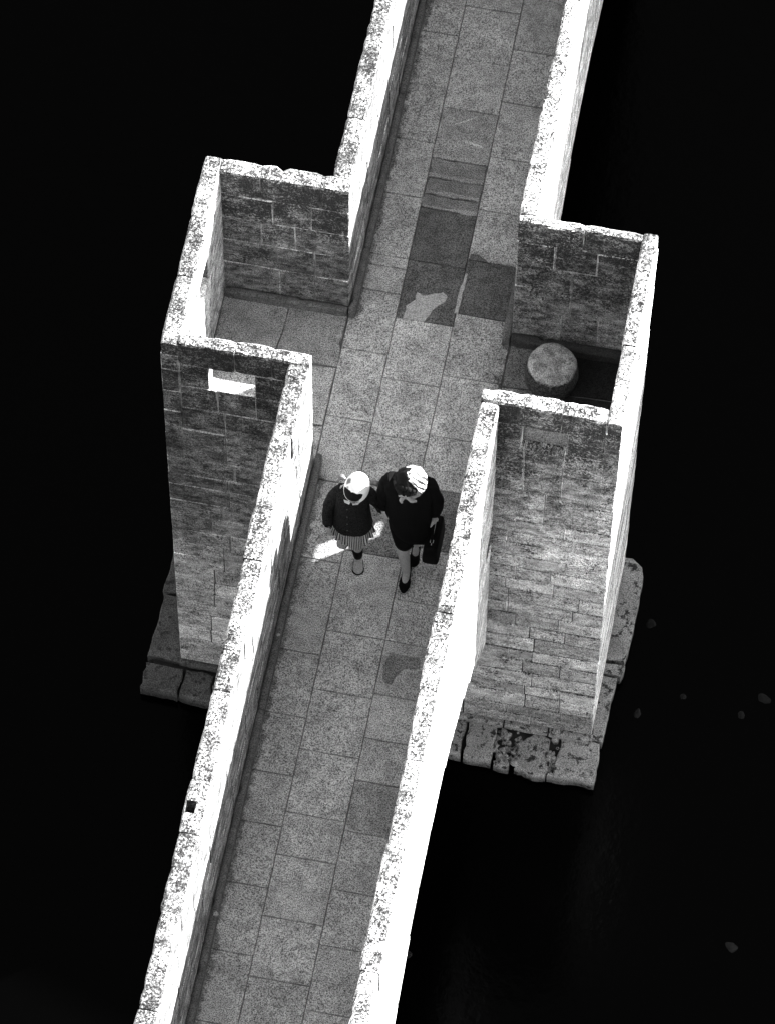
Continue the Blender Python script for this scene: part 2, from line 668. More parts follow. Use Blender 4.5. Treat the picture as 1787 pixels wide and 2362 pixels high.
ZR = [0.0, -.255, -.555, -.85, -1.16, FL - .02]
ZS = [0.0, -.16, -.36, -.66, -.93, -1.25, FL - .02]
GREF = 'walled refuges standing on the bridge pier'
ref_l = thing('refuge', (-.5, .65, WATER), 'left stone refuge with a sunlit loophole in its dark front wall', 'refuge', GREF)
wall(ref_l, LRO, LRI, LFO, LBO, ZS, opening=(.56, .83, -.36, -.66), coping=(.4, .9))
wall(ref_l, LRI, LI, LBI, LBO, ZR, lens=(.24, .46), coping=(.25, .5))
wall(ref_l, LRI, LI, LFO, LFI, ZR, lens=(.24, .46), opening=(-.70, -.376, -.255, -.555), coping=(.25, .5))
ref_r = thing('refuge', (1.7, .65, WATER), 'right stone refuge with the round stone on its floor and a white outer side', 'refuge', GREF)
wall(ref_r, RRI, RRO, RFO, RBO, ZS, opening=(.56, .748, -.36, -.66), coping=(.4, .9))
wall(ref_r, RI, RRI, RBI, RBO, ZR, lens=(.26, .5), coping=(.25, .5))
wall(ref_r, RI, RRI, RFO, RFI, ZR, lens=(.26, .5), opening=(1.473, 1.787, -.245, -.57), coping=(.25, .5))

block('infill_stone', 1.476, 1.784, RFO + .075, RFI - .004, -.567, -.250, M['infill'], ref_r)
zc = courses(FL - .02, PIER_B, .165, .25)
face_run(ref_l, 'x', LRO, LO - .002, LFO, LFO + .11, zc, (.22, .5))
face_run(ref_l, 'y', LFO + .11, LBO, LRO, LRO + .11, zc, (.25, .5))
zc2 = courses(FL - .02, PIER_B, .15, .22)
face_run(ref_r, 'x', RO - .14, RRO, RFO, RFO + .11, zc2, (.22, .52))
face_run(ref_r, 'y', RFO + .11, RBO, RRO - .11, RRO, zc2, (.25, .5))
# under the arch the pier face carries on
zc3 = courses(-3.4, PIER_B, .18, .24)
face_run(ref_r, 'x', .55, RO - .146, RFO + .006, RFO + .11, zc3, (.3, .5))
for (p, xa, xb, yf, yb) in ((ref_l, LRO + .01, .5, LFO + .0065, LBO - .01), (ref_r, .5, RRO - .0065, RFO + .0065, RBO - .01)):
    from_bm('mortar_core', box_bm(xa, xb, yf, yb, WATER - .4, FL - .07), M['mortar'], p)
# rough base course that juts out a little
for (p, xs, yf) in ((ref_l, cuts(LRO - .015, LO + .3, .35, .6), LFO - .02), (ref_r, cuts(.95, RRO + .015, .35, .6), RFO - .03)):
    for i in range(len(xs) - 1):
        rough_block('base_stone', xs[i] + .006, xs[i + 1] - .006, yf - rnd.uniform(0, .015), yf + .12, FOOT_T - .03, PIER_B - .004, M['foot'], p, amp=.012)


# ------------------------------------------------------------------ footing of broken slabs
foot = thing('pier_footing', (.5, .45, WATER), 'low footing of cracked slabs around the pier at the waterline', 'footing')
from_bm('rubble_core', box_bm(-1.25, 2.20, -.37, 1.40, WATER - .6, FOOT_T - .07), M['rubble'], foot)


def slab(name, pts, z0, z1, mat, parent, wob=0.012, step=0.07, bev=0.008, tilt=0.004):
    """an uneven slab: outline broken into short steps and worn at the rim"""
    out = []
    n = len(pts)
    ph = rnd.uniform(0, 50)
    for i in range(n):
        a, b = V((*pts[i], 0)), V((*pts[(i + 1) % n], 0))
        L = (b - a).length
        k = max(1, int(L / step))
        nn = V((b.y - a.y, a.x - b.x, 0)).normalized()
        for q in range(k):
            p = a.lerp(b, q / k)
            w = wob * (noise.noise(V((p.x * 7 + ph, p.y * 7, 0))) + .5 * noise.noise(V((p.x * 23 + ph, p.y * 23, 5)))) if wob else 0
            p = p + nn * w
            out.append((p.x, p.y))
    cx = sum(p[0] for p in out) / len(out)
    cy = sum(p[1] for p in out) / len(out)
    tx, ty = rnd.uniform(-tilt, tilt), rnd.uniform(-tilt, tilt)
    bm = bmesh.new()

    def ring(ins, z):
        r = []
        for (x, y) in out:
            d = math.hypot(x - cx, y - cy) + 1e-6
            f = 1 - ins / d
            r.append(bm.verts.new((cx + (x - cx) * f, cy + (y - cy) * f, z + tx * (x - cx) + ty * (y - cy))))
        return r
    r0, r1, r2 = ring(0, z0), ring(0, z1 - bev), ring(bev, z1)
    m = len(out)
    for (a, b) in ((r0, r1), (r1, r2)):
        for i in range(m):
            bm.faces.new((a[i], a[(i + 1) % m], b[(i + 1) % m], b[i]))
    bm.faces.new(r2)
    bm.faces.new(r0[::-1])
    return from_bm(name, bm, mat, parent)


Z0 = WATER - .12
for (x0, x1) in ((-1.30, -1.0), (-.992, -.76), (-.50, -.11), (-.10, .42), (.43, .88), (.89, 1.205), (1.225, 1.44), (1.92, 2.235)):
    y0 = -.375 - .135 * (x0 + 1.3) / 3.55
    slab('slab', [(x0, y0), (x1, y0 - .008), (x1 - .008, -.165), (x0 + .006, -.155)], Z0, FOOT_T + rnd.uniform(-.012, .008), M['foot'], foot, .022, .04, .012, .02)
# broken pieces round the dark holes
for pts in ([(-.75, -.395), (-.60, -.405), (-.57, -.30), (-.70, -.26)], [(-.70, -.24), (-.53, -.27), (-.52, -.16), (-.74, -.155)], [(-.58, -.405), (-.505, -.41), (-.51, -.29), (-.555, -.30)],
            [(1.62, -.50), (1.86, -.51), (1.85, -.20), (1.72, -.17), (1.62, -.26)], [(1.46, -.485), (1.59, -.495), (1.57, -.40), (1.50, -.38)],
            [(1.875, -.50), (1.912, -.505), (1.905, -.44), (1.88, -.43)], [(1.47, -.25), (1.54, -.28), (1.56, -.2), (1.48, -.17)]):
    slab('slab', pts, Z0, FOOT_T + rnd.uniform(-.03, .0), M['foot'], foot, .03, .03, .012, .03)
for (x0, x1, y0, y1) in ((1.95, 2.24, -.155, .40), (1.96, 2.285, .415, .515)):
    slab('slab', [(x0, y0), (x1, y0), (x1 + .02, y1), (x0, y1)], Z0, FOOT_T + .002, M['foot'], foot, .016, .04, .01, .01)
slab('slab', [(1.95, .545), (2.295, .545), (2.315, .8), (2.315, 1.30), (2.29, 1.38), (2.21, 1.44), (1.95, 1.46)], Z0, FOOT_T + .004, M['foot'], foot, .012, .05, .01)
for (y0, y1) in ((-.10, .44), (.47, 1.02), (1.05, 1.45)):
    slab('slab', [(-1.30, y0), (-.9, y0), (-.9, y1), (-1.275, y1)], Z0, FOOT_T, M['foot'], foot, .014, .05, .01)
# rubble lying in the broken gaps
bm = bmesh.new()
for i in range(70):
    x = rnd.choice((rnd.uniform(1.44, 1.62), rnd.uniform(1.44, 1.62), rnd.uniform(-.75, -.5), rnd.uniform(1.86, 1.92)))
    y = rnd.uniform(-.46, -.17)
    s = rnd.uniform(.012, .035)
    g = bmesh.ops.create_icosphere(bm, subdivisions=1, radius=s, matrix=Matrix.Translation((x, y, FOOT_T - .06 + rnd.uniform(0, .03))))
    for v in g['verts']:
        v.co += V((rnd.uniform(-1, 1), rnd.uniform(-1, 1), rnd.uniform(-1, 1))) * s * .3
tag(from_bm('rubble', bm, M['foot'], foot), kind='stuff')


# ------------------------------------------------------------------ walkway paving
walk = thing('walkway', (.6, 0, FL), None, None)
walk['kind'] = 'structure'
tag(walk, 'grey stone paving of the walkway')
del walk['label']
from_bm('joint_bed', box_bm(LI - .01, RI + .01, YN, YF, FL - .06, FL - .022), M['bed'], walk)
from_bm('joint_bed', box_bm(LRI - .01, LI - .011, LFI - .01, LBI + .01, FL - .06, FL - .022), M['bed'], walk)
from_bm('joint_bed', box_bm(RI + .011, RRI + .01, RFI - .01, RBI + .01, FL - .06, FL - .022), M['bed'], walk)


def pave(x0, x1, y0, y1, mat=None, dz=0.0, g=.002):
    return slab('paving_stone', [(x0 + g, y0 + g), (x1 - g, y0 + g), (x1 - g, y1 - g), (x0 + g, y1 - g)], FL - .03, FL + rnd.uniform(-.003, .002) + dz,
                mat or M['pave'], walk, wob=.0025, step=.09, bev=.0045, tilt=.006)


XL, X1, X2, XR = .006, .339, .755, 1.179
left_y = [YF, 6.3, 5.8, 5.25, 4.75, 4.25, 3.77, 3.30, 2.81, 2.33, 1.80, 1.71, 1.497, .985, .42, -.10, -.73, -1.46, -1.95, -2.40, -2.785, -3.247, -3.75, -4.27, -4.8, -5.3, -5.9, -6.4, YN]
mid_y = [YF, 6.2, 5.7, 5.15, 4.55, 4.05, 3.577, 3.136, 2.689]
mid_y2 = [2.25, 1.80, 1.306, .798, .334, -.12, -.62, -1.257, -1.719, -2.185, -2.667, -2.988, -3.447, -3.893, -4.4, -4.9, -5.5, -6.1, -6.6, YN]
right_y = [YF, 6.4, 5.9, 5.3, 4.75, 4.2, 3.734, 3.265, 2.779, 2.313, 1.88, 1.42, .90, .40, -.023, -.50, -.932, -1.26, -1.677, -2.02, -2.343, -2.731, -3.17, -3.583, -4.06, -4.6, -5.1, -5.7, -6.3, YN]
for i in range(len(left_y) - 1):
    pave(XL, X1, left_y[i + 1], left_y[i])
for i in range(len(mid_y) - 1):
    pave(X1, X2, mid_y[i + 1], mid_y[i], M['pave_light'] if i == 7 else None)
for i in range(len(mid_y2) - 1):
    pave(X1, X2, mid_y2[i + 1], mid_y2[i], {0: M['pave_dark'], 1: M['pave_dark'], 5: M['pave_mid']}.get(i))
for i in range(len(right_y) - 1):
    mt = {10: M['pave_dark'], 14: M['pave_mid'], 20: M['pave_light']}.get(i)
    pave(X2, XR, right_y[i + 1], right_y[i], mt, -.006 if i == 20 else 0)
# worn steps: ridges across the middle row
sy = [2.689, 2.555, 2.52, 2.405, 2.37, 2.275, 2.25]
for i in range(len(sy) - 1):
    light = i % 2 == 1
    slab('paving_stone', [(X1 + .004, sy[i + 1] + .001), (X2 - .004, sy[i + 1] + .001), (X2 - .004, sy[i] - .001), (X1 + .004, sy[i] - .001)],
         FL - .03, FL + (.010 if light else -.004), M['pave_light'] if light else M['pave_damp'], walk, wob=.016, step=.03, bev=.006)
# pale mortar smeared over the dark slabs
zp = FL + .012
slab('mortar_patch', [(.389, 1.30), (.543, 1.312), (.60, 1.42), (.659, 1.525), (.632, 1.572), (.56, 1.53), (.496, 1.515), (.454, 1.537), (.45, 1.47), (.393, 1.407)],
     FL - .01, zp - .004, M['lime'], walk, .022, .016, .002, 0)
slab('mortar_patch', [(.743, 1.415), (.769, 1.415), (.768, 1.55), (.776, 1.68), (.779, 1.757), (.758, 1.757), (.748, 1.60)], FL - .01, zp, M['lime'], walk, .010, .016, .002, 0)
slab('damp_patch', [(.765, 1.42 + .46), (.771, 1.925), (.82, 1.93), (.879, 1.905), (.919, 1.86), (1.0, 1.845), (1.02, 1.875)], FL - .01, zp - .003, M['pave_dark'], walk, .012, .016, .001, 0)
slab('repair_patch', [(.795, -1.35), (.79, -1.48), (.80, -1.57), (.86, -1.59), (.895, -1.50), (.93, -1.45), (1.02, -1.43), (1.01, -1.37)], FL - .01, zp - .003, M['pave_damp'], walk, .022, .014, .002, 0)
for (x, y, dx, dy, w) in ((.44, 2.98, .16, .10, .018), (.66, 2.93, .05, .10, .014), (.55, 2.86, .14, -.03, .016), (.47, 3.12, .12, .03, .012)):
    slab('mortar_patch', [(x, y), (x + dx, y + dy), (x + dx + .004, y + dy + w), (x + .01, y + w * 1.3)], FL - .01, FL + .004, M['pave_pale'], walk, .012, .02, .002, 0)
# floors of the two refuges
for q in ([(-.90, .75), (-.46, .78), (-.42, 1.28), (-.90, 1.28)], [(-.45, .80), (.0, .82), (.0, 1.28), (-.41, 1.28)], [(-.90, .30), (-.5, .28), (-.47, .77), (-.90, .74)],
          [(-.49, .28), (.0, .33), (.0, .81), (-.46, .78)], [(-.90, .005), (-.38, .005), (-.42, .27), (-.90, .29)], [(-.37, .005), (.0, .005), (.0, .32), (-.41, .27)]):
    slab('paving_stone', q, FL - .03, FL + rnd.uniform(-.004, .002), M['pave_light'] if q[0][1] > .6 else M['pave'], walk, .012, .06, .006, .008)
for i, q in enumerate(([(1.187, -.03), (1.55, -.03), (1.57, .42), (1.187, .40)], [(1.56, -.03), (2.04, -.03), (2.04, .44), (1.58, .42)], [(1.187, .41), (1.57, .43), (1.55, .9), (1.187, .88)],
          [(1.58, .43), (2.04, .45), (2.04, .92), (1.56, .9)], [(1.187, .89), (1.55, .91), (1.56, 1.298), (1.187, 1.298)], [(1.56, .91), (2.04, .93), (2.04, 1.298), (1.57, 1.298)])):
    slab('paving_stone', q, FL - .03, FL + rnd.uniform(-.004, .002), M['pave'] if i == 2 else (M['pave_mid'] if i in (0, 4) else M['pave_black']), walk, .008, .06, .006, .008)

# low plinths along the foot of the walls
PH, PD = FL + .085, .055


def plinth(parent, x0, x1, y0, y1, mat='plinth'):
    alongy = (y1 - y0) > (x1 - x0)
    cc = cuts(*((y0, y1) if alongy else (x0, x1)), .5, .95)
    for i in range(len(cc) - 1):
        a, b = cc[i] + .002, cc[i + 1] - .002
        if alongy:
            rough_block('plinth_stone', x0, x1, a, b, FL - .02, PH + rnd.uniform(-.004, .004), M[mat], parent, amp=.002)
        else:
            rough_block('plinth_stone', a, b, y0, y1, FL - .02, PH + rnd.uniform(-.004, .004), M[mat], parent, amp=.002)


plinth(pw, LI + .002, LI + PD, YN, LFI + .06)
plinth(pw3, LI + .002, LI + PD, LBI - PD, YF)
plinth(pw4, RI - PD - .01, RI - .002, RBI - PD - .02, YF)
plinth(ref_l, LRI + .01, LI - .004, LBI - PD, LBI - .002)
plinth(ref_r, RI, RRI - .02, RBI - PD - .02, RBI - .002, 'plinth_black')


# ------------------------------------------------------------------ round stone in the right refuge
def round_stone():
    bm = bmesh.new()
    prof = [(0, .245), (.06, .246), (.12, .245), (.158, .240), (.176, .224), (.191, .19), (.203, .14), (.206, .09), (.203, .04), (.196, -.01), (.19, -.02)]
    n = 40
    rings = []
    for (r, z) in prof[1:]:
        rings.append([bm.verts.new((r * math.cos(2 * math.pi * i / n), r * math.sin(2 * math.pi * i / n), z)) for i in range(n)])
    c = bm.verts.new((0, 0, prof[0][1]))
    for i in range(n):
        bm.faces.new((c, rings[0][i], rings[0][(i + 1) % n]))
    for a, b in zip(rings, rings[1:]):
        for i in range(n):
            bm.faces.new((a[i], b[i], b[(i + 1) % n], a[(i + 1) % n]))
    bm.faces.new(rings[-1])
    for v in bm.verts:
        d = noise.noise(v.co * 9) * .008 + noise.noise(v.co * 26) * .004
        v.co += v.co.normalized() * d
        v.co = V((v.co.x * .93, v.co.y * .93, v.co.z)) + V((1.518, 1.015, FL))
    o = from_bm('round_stone', bm, M['bollard'], smooth=True, origin=V((1.518, 1.015, FL)))
    tag(o, 'big rounded stone with a flat pale top on the refuge floor', 'stone')


round_stone()

# ------------------------------------------------------------------ stones showing in the water, chips on the plinth
GS = 'stones showing in the black water'
for (x, y, r, lab) in ((2.445, .976, .055, 'dim round stone in the black water beside the footing, highest of those at right'),
                       (2.463, .191, .055, 'pale oblong stone in the water just off the right edge of the footing'),
                       (2.779, .407, .04, 'faint dark stone in open water right of the pale oblong one'),
                       (3.237, .332, .04, 'small faint stone in the water, second from the right picture edge'),
                       (3.391, .502, .06, 'faint stone in the water nearest the right picture edge'),
                       (3.468, -1.579, .06, 'pale round stone alone in the black water at lower right'),
                       (1.102, -2.105, .05, 'dim round stone in the water close beside the sunlit parapet face')):
    bm = bmesh.new()
    bmesh.ops.create_icosphere(bm, subdivisions=3, radius=r * .8)
    for v in bm.verts:
        v.co += v.co.normalized() * noise.noise(v.co * 25 + V((x, y, 0)) * 10) * r * .35
        v.co.z *= .55
        if r == .055 and y < .5:
            v.co.x *= .6
        v.co += V((x, y, WATER - r * .2))
    tag(from_bm('stone', bm, M['wet_dark'] if lab.startswith(('faint', 'small', 'dim')) else M['wet_pale'], smooth=True, origin=V((x, y, WATER))), lab, 'stone', GS)
for (x, y, lab) in ((.045, -3.541, 'small white stone chip on the plinth low down, below the socket hole'), (.035, -1.409, 'small white stone chip on the plinth near the walkers')):
    bm = bmesh.new()
    bmesh.ops.create_icosphere(bm, subdivisions=1, radius=.017)
    for v in bm.verts:
        v.co += V((rnd.uniform(-1, 1), rnd.uniform(-1, 1), rnd.uniform(-1, 1))) * .006
        v.co.z *= .7
        v.co += V((x, y, PH + .014))
    tag(from_bm('stone_chip', bm, M['lime']), lab, 'stone chip', 'white chips on the plinth')

#PEOPLE#
# ------------------------------------------------------------------ people
def fabric(name, base, var=0.4, scale=60, bump=.004, rough=.95, g=0.0):
    return plain(name, base, var, scale, rough, .04, bump, g)


M['skin'] = plain('skin', 0.30, 0.15, 30, .6, .3, 0, g=.12)
M['black_wool'] = fabric('black_wool', 0.004, .5, 40)
M['knit'] = fabric('dark_knit', 0.014, .9, 75, .006, g=.5)
M['neck_cloth'] = fabric('pale_neck_cloth', 0.24, .5, 22)
M['white_cloth'] = fabric('white_cloth', 0.8, .15, 14)
M['hair'] = plain('dark_hair', 0.005, .6, 50, .85, .12, .006)
M['lighthair'] = plain('fuzzy_brown_hair', 0.16, .7, 60, .7, .2, .004)
M['leather'] = plain('black_leather', 0.003, .5, 30, .7, .04, .002)
M['metal'] = plain('dull_metal', 0.35, .3, 30, .4, .5, 0)
M['button'] = plain('dull_button', .09, .2, 30)
M['sock'] = fabric('black_sock', 0.008)
M['paleshoe'] = fabric('pale_canvas_shoe', 0.30, .2, 40, g=.2)
M['lip'] = plain('lips', 0.12, .1, 30, .6, .3, 0)


def P(x, y, h): return V((x, y, FL + h))


def rumple(bm, amp, seed):
    """cloth folds"""
    bmesh.ops.subdivide_edges(bm, edges=bm.edges[:], cuts=1, use_grid_fill=True, smooth=0.3)
    bm.normal_update()
    for v in bm.verts:
        c = v.co
        f = noise.noise(V((c.x * 9 + seed, c.y * 9, c.z * 6))) + .7 * abs(noise.noise(V((c.x * 16 + c.z * 9 + seed, c.y * 14, c.z * 7)))) * 2 - .6
        v.co = c + v.normal * f * amp


def print_cloth():
    k = NB('printed_white_headscarf')
    n = k.noise(60, 3, .6, off=2.3)

    def spot(c, r):
        d = k.n('ShaderNodeVectorMath')
        d.operation = 'DISTANCE'
        k.link(k.pos(), d.inputs[0])
        d.inputs[1].default_value = c
        return k.sub(1.0, k.step(k.add(d.outputs['Value'], k.mul(k.sub(n, .5), .03)), r * .7, r * 1.1))
    f = k.math('MAXIMUM', spot(P(.400, -.722, 1.195), .027), spot(P(.405, -.765, 1.180), .018))
    v = k.mix(k.mul(f, .85), .85, .06)
    return k.color(v, .9, .1)


def stripe_cloth():
    k = NB('striped_silk_headscarf')
    w = k.n('ShaderNodeTexWave')
    k.link(k.pos(), w.inputs['Vector'])
    w.bands_direction = 'DIAGONAL'
    w.inputs['Scale'].default_value = 12
    w.inputs['Distortion'].default_value = 4.0
    w.inputs['Detail'].default_value = 1
    w.inputs['Detail Scale'].default_value = 1.4
    x = k.add(.15, k.mul(k.step(k.xyz(0), .81, .87), .85))
    v = k.mix(k.mul(k.step(w.outputs[1], .48, .58), x), .74, .02)
    return k.color(v, .6, .3)


def plaid():
    k = NB('checked_skirt_cloth')
    uv = k.n('ShaderNodeUVMap')
    s = k.n('ShaderNodeSeparateXYZ')
    k.link(uv.outputs[0], s.inputs[0])
    a = k.step(k.math('FRACT', k.mul(s.outputs[0], 62.0)), .47, .53)
    b = k.step(k.math('FRACT', k.mul(s.outputs[1], 21.0)), .47, .53)
    v = k.mix(a, k.mix(b, .006, .06), k.mix(b, .06, .75))
    return k.color(v, .9, .1)


M['print'] = print_cloth()
M['stripe'] = stripe_cloth()
M['plaid'] = plaid()


def loft(bm, rings, cap0=True, cap1=True, uv=False):
    """join point rings into a skin; optional uv runs round and down"""
    lay = bm.loops.layers.uv.verify() if uv else None
    vr = [[bm.verts.new(p) for p in r] for r in rings]
    n = len(rings[0])
    m = len(rings) - 1
    for i in range(m):
        for j in range(n):
            f = bm.faces.new((vr[i][j], vr[i][(j + 1) % n], vr[i + 1][(j + 1) % n], vr[i + 1][j]))
            if uv:
                for lp, (a, b) in zip(f.loops, ((j, i), (j + 1, i), (j + 1, i + 1), (j, i + 1))):
                    lp[lay].uv = (a / n, b / m)
    if cap0: bm.faces.new(vr[0][::-1])
    if cap1: bm.faces.new(vr[-1])
    return vr


def tube(bm, pts, radii, n=10, wob=0.0, seed=0.0, sub=4, cap=True):
    """smooth tapered tube through points"""
    # resample with catmull rom
    P_, R_ = [], []
    for i in range(len(pts) - 1):
        p0, p1, p2, p3 = pts[max(i - 1, 0)], pts[i], pts[i + 1], pts[min(i + 2, len(pts) - 1)]
        for q in range(sub):
            t = q / sub
            P_.append(.5 * ((2 * p1) + (p2 - p0) * t + (2 * p0 - 5 * p1 + 4 * p2 - p3) * t * t + (3 * p1 - p0 - 3 * p2 + p3) * t ** 3))
            R_.append(radii[i] + (radii[i + 1] - radii[i]) * t)
    P_.append(pts[-1])
    R_.append(radii[-1])
    d0 = (P_[1] - P_[0]).normalized()
    u = d0.orthogonal().normalized()
    rings = []
    for i, p in enumerate(P_):
        d = (P_[min(i + 1, len(P_) - 1)] - P_[max(i - 1, 0)]).normalized()
        u = (u - d * u.dot(d)).normalized()
        w = d.cross(u)
        r = []
        for j in range(n):
            a = 2 * math.pi * j / n
            rr = R_[i]
            if wob:
                rr *= 1 + wob * noise.noise(V((math.cos(a) * 1.2 + seed, math.sin(a) * 1.2, i * .55)))
            r.append(p + (u * math.cos(a) + w * math.sin(a)) * rr)
        rings.append(r)
    loft(bm, rings, cap, cap)


def ell(bm, c, rx, ry, rz, sub=3, rot=None, lump=0.0, fr=20):
    g = bmesh.ops.create_icosphere(bm, subdivisions=sub, radius=1)
    for v in g['verts']:
        q = V(v.co)
        k = 1 + lump * (noise.noise(q * fr * .15) + .6 * noise.noise(q * fr * .4)) if lump else 1
        q = V((q.x * rx, q.y * ry, q.z * rz)) * k
        if rot: q = rot @ q
        v.co = q + c
    return g['verts']


def skin_bm(nodes, edges):
    """grow one smooth body surface over a skeleton"""
    me = bpy.data.meshes.new('t')
    me.from_pydata([n[0] for n in nodes], edges, [])
    o = bpy.data.objects.new('t', me)
    COL.objects.link(o)
    md = o.modifiers.new('s', 'SKIN')
    md.use_smooth_shade = True
    if not me.skin_vertices:
        raise RuntimeError('no skin layer')
    for i, n in enumerate(nodes):
        d = me.skin_vertices[0].data[i]
        d.radius = (n[1], n[1])
        d.use_root = (i == 0)
    sb = o.modifiers.new('u', 'SUBSURF')
    sb.levels = sb.render_levels = 2
    dg = bpy.context.evaluated_depsgraph_get()
    m2 = bpy.data.meshes.new_from_object(o.evaluated_get(dg))
    bm = bmesh.new()
    bm.from_mesh(m2)
    bpy.data.objects.remove(o)
    bpy.data.meshes.remove(me)
    bpy.data.meshes.remove(m2)
    return bm


def head(bm, c, rx, ry, rz, rot):
    """skull with brow, nose, lips, chin and ears; faces -Y before rot"""
    g = bmesh.ops.create_uvsphere(bm, u_segments=28, v_segments=20, radius=1)
    def gs(q, t, s): return math.exp(-((q - t).length / s) ** 2)
    for v in g['verts']:
        q = V(v.co)
        k = 1.0
        k += .16 * gs(q, V((0, -.98, -.16)), .17) + .09 * gs(q, V((0, -.99, .05)), .13)
        for s in (-1, 1):
            k -= .07 * gs(q, V((.36 * s, -.92, .10)), .2)
            k += .03 * gs(q, V((.36 * s, -.88, .28)), .2) + .02 * gs(q, V((.5 * s, -.8, -.25)), .25)
        k += .04 * gs(q, V((0, -.90, -.46)), .14) + .07 * gs(q, V((0, -.72, -.72)), .22)
        x, y, z = q.x * rx * k, q.y * ry * k, q.z * rz * k
        if q.z < 0:
            x *= 1 - .30 * (-q.z) ** 1.3
            if q.y > 0: y *= 1 - .35 * (-q.z)
        v.co = rot @ V((x, y, z)) + c
    for s in (-1, 1):
        ell(bm, c + rot @ V((rx * .98 * s, .01, -.08 * rz)), .012, .024, .034, 2, rot)


def hand(bm, w, d, n, s, size, curl, spread=.12):
    """palm, four bent unequal fingers and a thumb; w wrist, d along the hand, n back of hand, s thumb side"""
    d = d.normalized()
    n = (n - d * n.dot(d)).normalized()
    s = (s - d * s.dot(d) - n * s.dot(n)).normalized()
    L = size
    rings = []
    for (t, hw, ht) in ((-.05, .17, .13), (.1, .2, .14), (.3, .24, .13), (.5, .235, .11), (.56, .19, .08)):
        r = []
        for j in range(12):
            a = 2 * math.pi * j / 12
            r.append(w + d * t * L + s * math.cos(a) * hw * L + n * math.sin(a) * ht * L)
        rings.append(r)
    loft(bm, rings)
    for i, (off, ln) in enumerate(((.165, .42), (.055, .47), (-.055, .43), (-.16, .34))):
        p = w + d * .50 * L + s * off * L
        pts = [w + d * .36 * L + s * off * .9 * L, p]
        dd = (d + s * off * spread * 3).normalized()
        for q, f in enumerate((.42, .33, .25)):
            a = curl[q]
            ax = dd.cross(n).normalized()
            dd2 = Matrix.Rotation(-a, 3, ax) @ dd
            n = n
            dd = dd2
            p = p + dd * ln * f * L
            pts.append(p)
            nn = Matrix.Rotation(-a, 3, ax) @ n
        tube(bm, pts, [.062 * L, .060 * L, .056 * L, .050 * L, .036 * L], 8, sub=2)
    p0 = w + d * .12 * L + s * .15 * L
    tube(bm, [p0, p0 + (d * .7 + s * .75 - n * .25).normalized() * .22 * L, p0 + (d * 1.6 + s * .95 - n * .6).normalized() * .42 * L,
              p0 + (d * 2.2 + s * .7 - n * 1.1).normalized() * .56 * L], [.085 * L, .075 * L, .062 * L, .042 * L], 8, sub=2)


def cover(c, rx, ry, rz, rot, keep, thick=.004, lump=0.0, seed=0.0, n=(110, 76)):
    """an open cloth shell round the head; keep(unit direction) says where the cloth lies"""
    bm = bmesh.new()
    g = bmesh.ops.create_uvsphere(bm, u_segments=n[0], v_segments=n[1], radius=1)
    kill = []
    for v in g['verts']:
        q = V(v.co)
        if not keep(q):
            kill.append(v)
        k = 1 + lump * (math.sin(q.x * 9 + q.y * 14 + seed) * .5 + noise.noise(q * 3 + V((seed, 0, 0))) + .5 * math.sin(math.atan2(q.x, q.y) * 9 + seed + q.z * 3))
        v.co = rot @ V((q.x * rx * k, q.y * ry * k, q.z * rz * k)) + c
    bmesh.ops.delete(bm, geom=kill, context='VERTS')
    bmesh.ops.solidify(bm, geom=bm.faces[:], thickness=thick)
    return bm


def ellring(c, rx, ry, n=40, pleat=0.0, k=12, tilt=(0, 0), ph=0.0, wob=0.0, seed=0.0):
    r = []
    for j in range(n):
        a = 2 * math.pi * j / n
        f = 1 + pleat * math.sin(a * k + ph)
        if wob:
            f += wob * noise.noise(V((math.cos(a) * 1.6 + seed, math.sin(a) * 1.6, c.z * 5)))
        x, y = math.cos(a) * rx * f, math.sin(a) * ry * f
        r.append(V((c.x + x, c.y + y, c.z + x * tilt[0] + y * tilt[1])))
    return r


def face_bits(t, c, rx, ry, rz, rot):
    for s in (-1, 1):
        bm = bmesh.new()
        ell(bm, c + rot @ V((.36 * rx * s, -.87 * ry, .10 * rz)), .013, .010, .008, 2, rot)
        from_bm('eye', bm, M['hair'], t, True)
        bm = bmesh.new()
        ell(bm, c + rot @ V((.38 * rx * s, -.90 * ry, .29 * rz)), .018, .007, .005, 2, rot)
        from_bm('eyebrow', bm, M['hair'], t, True)
    bm = bmesh.new()
    ell(bm, c + rot @ V((0, -.925 * ry, -.46 * rz)), .021, .009, .007, 2, rot)
    from_bm('mouth', bm, M['lip'], t, True)


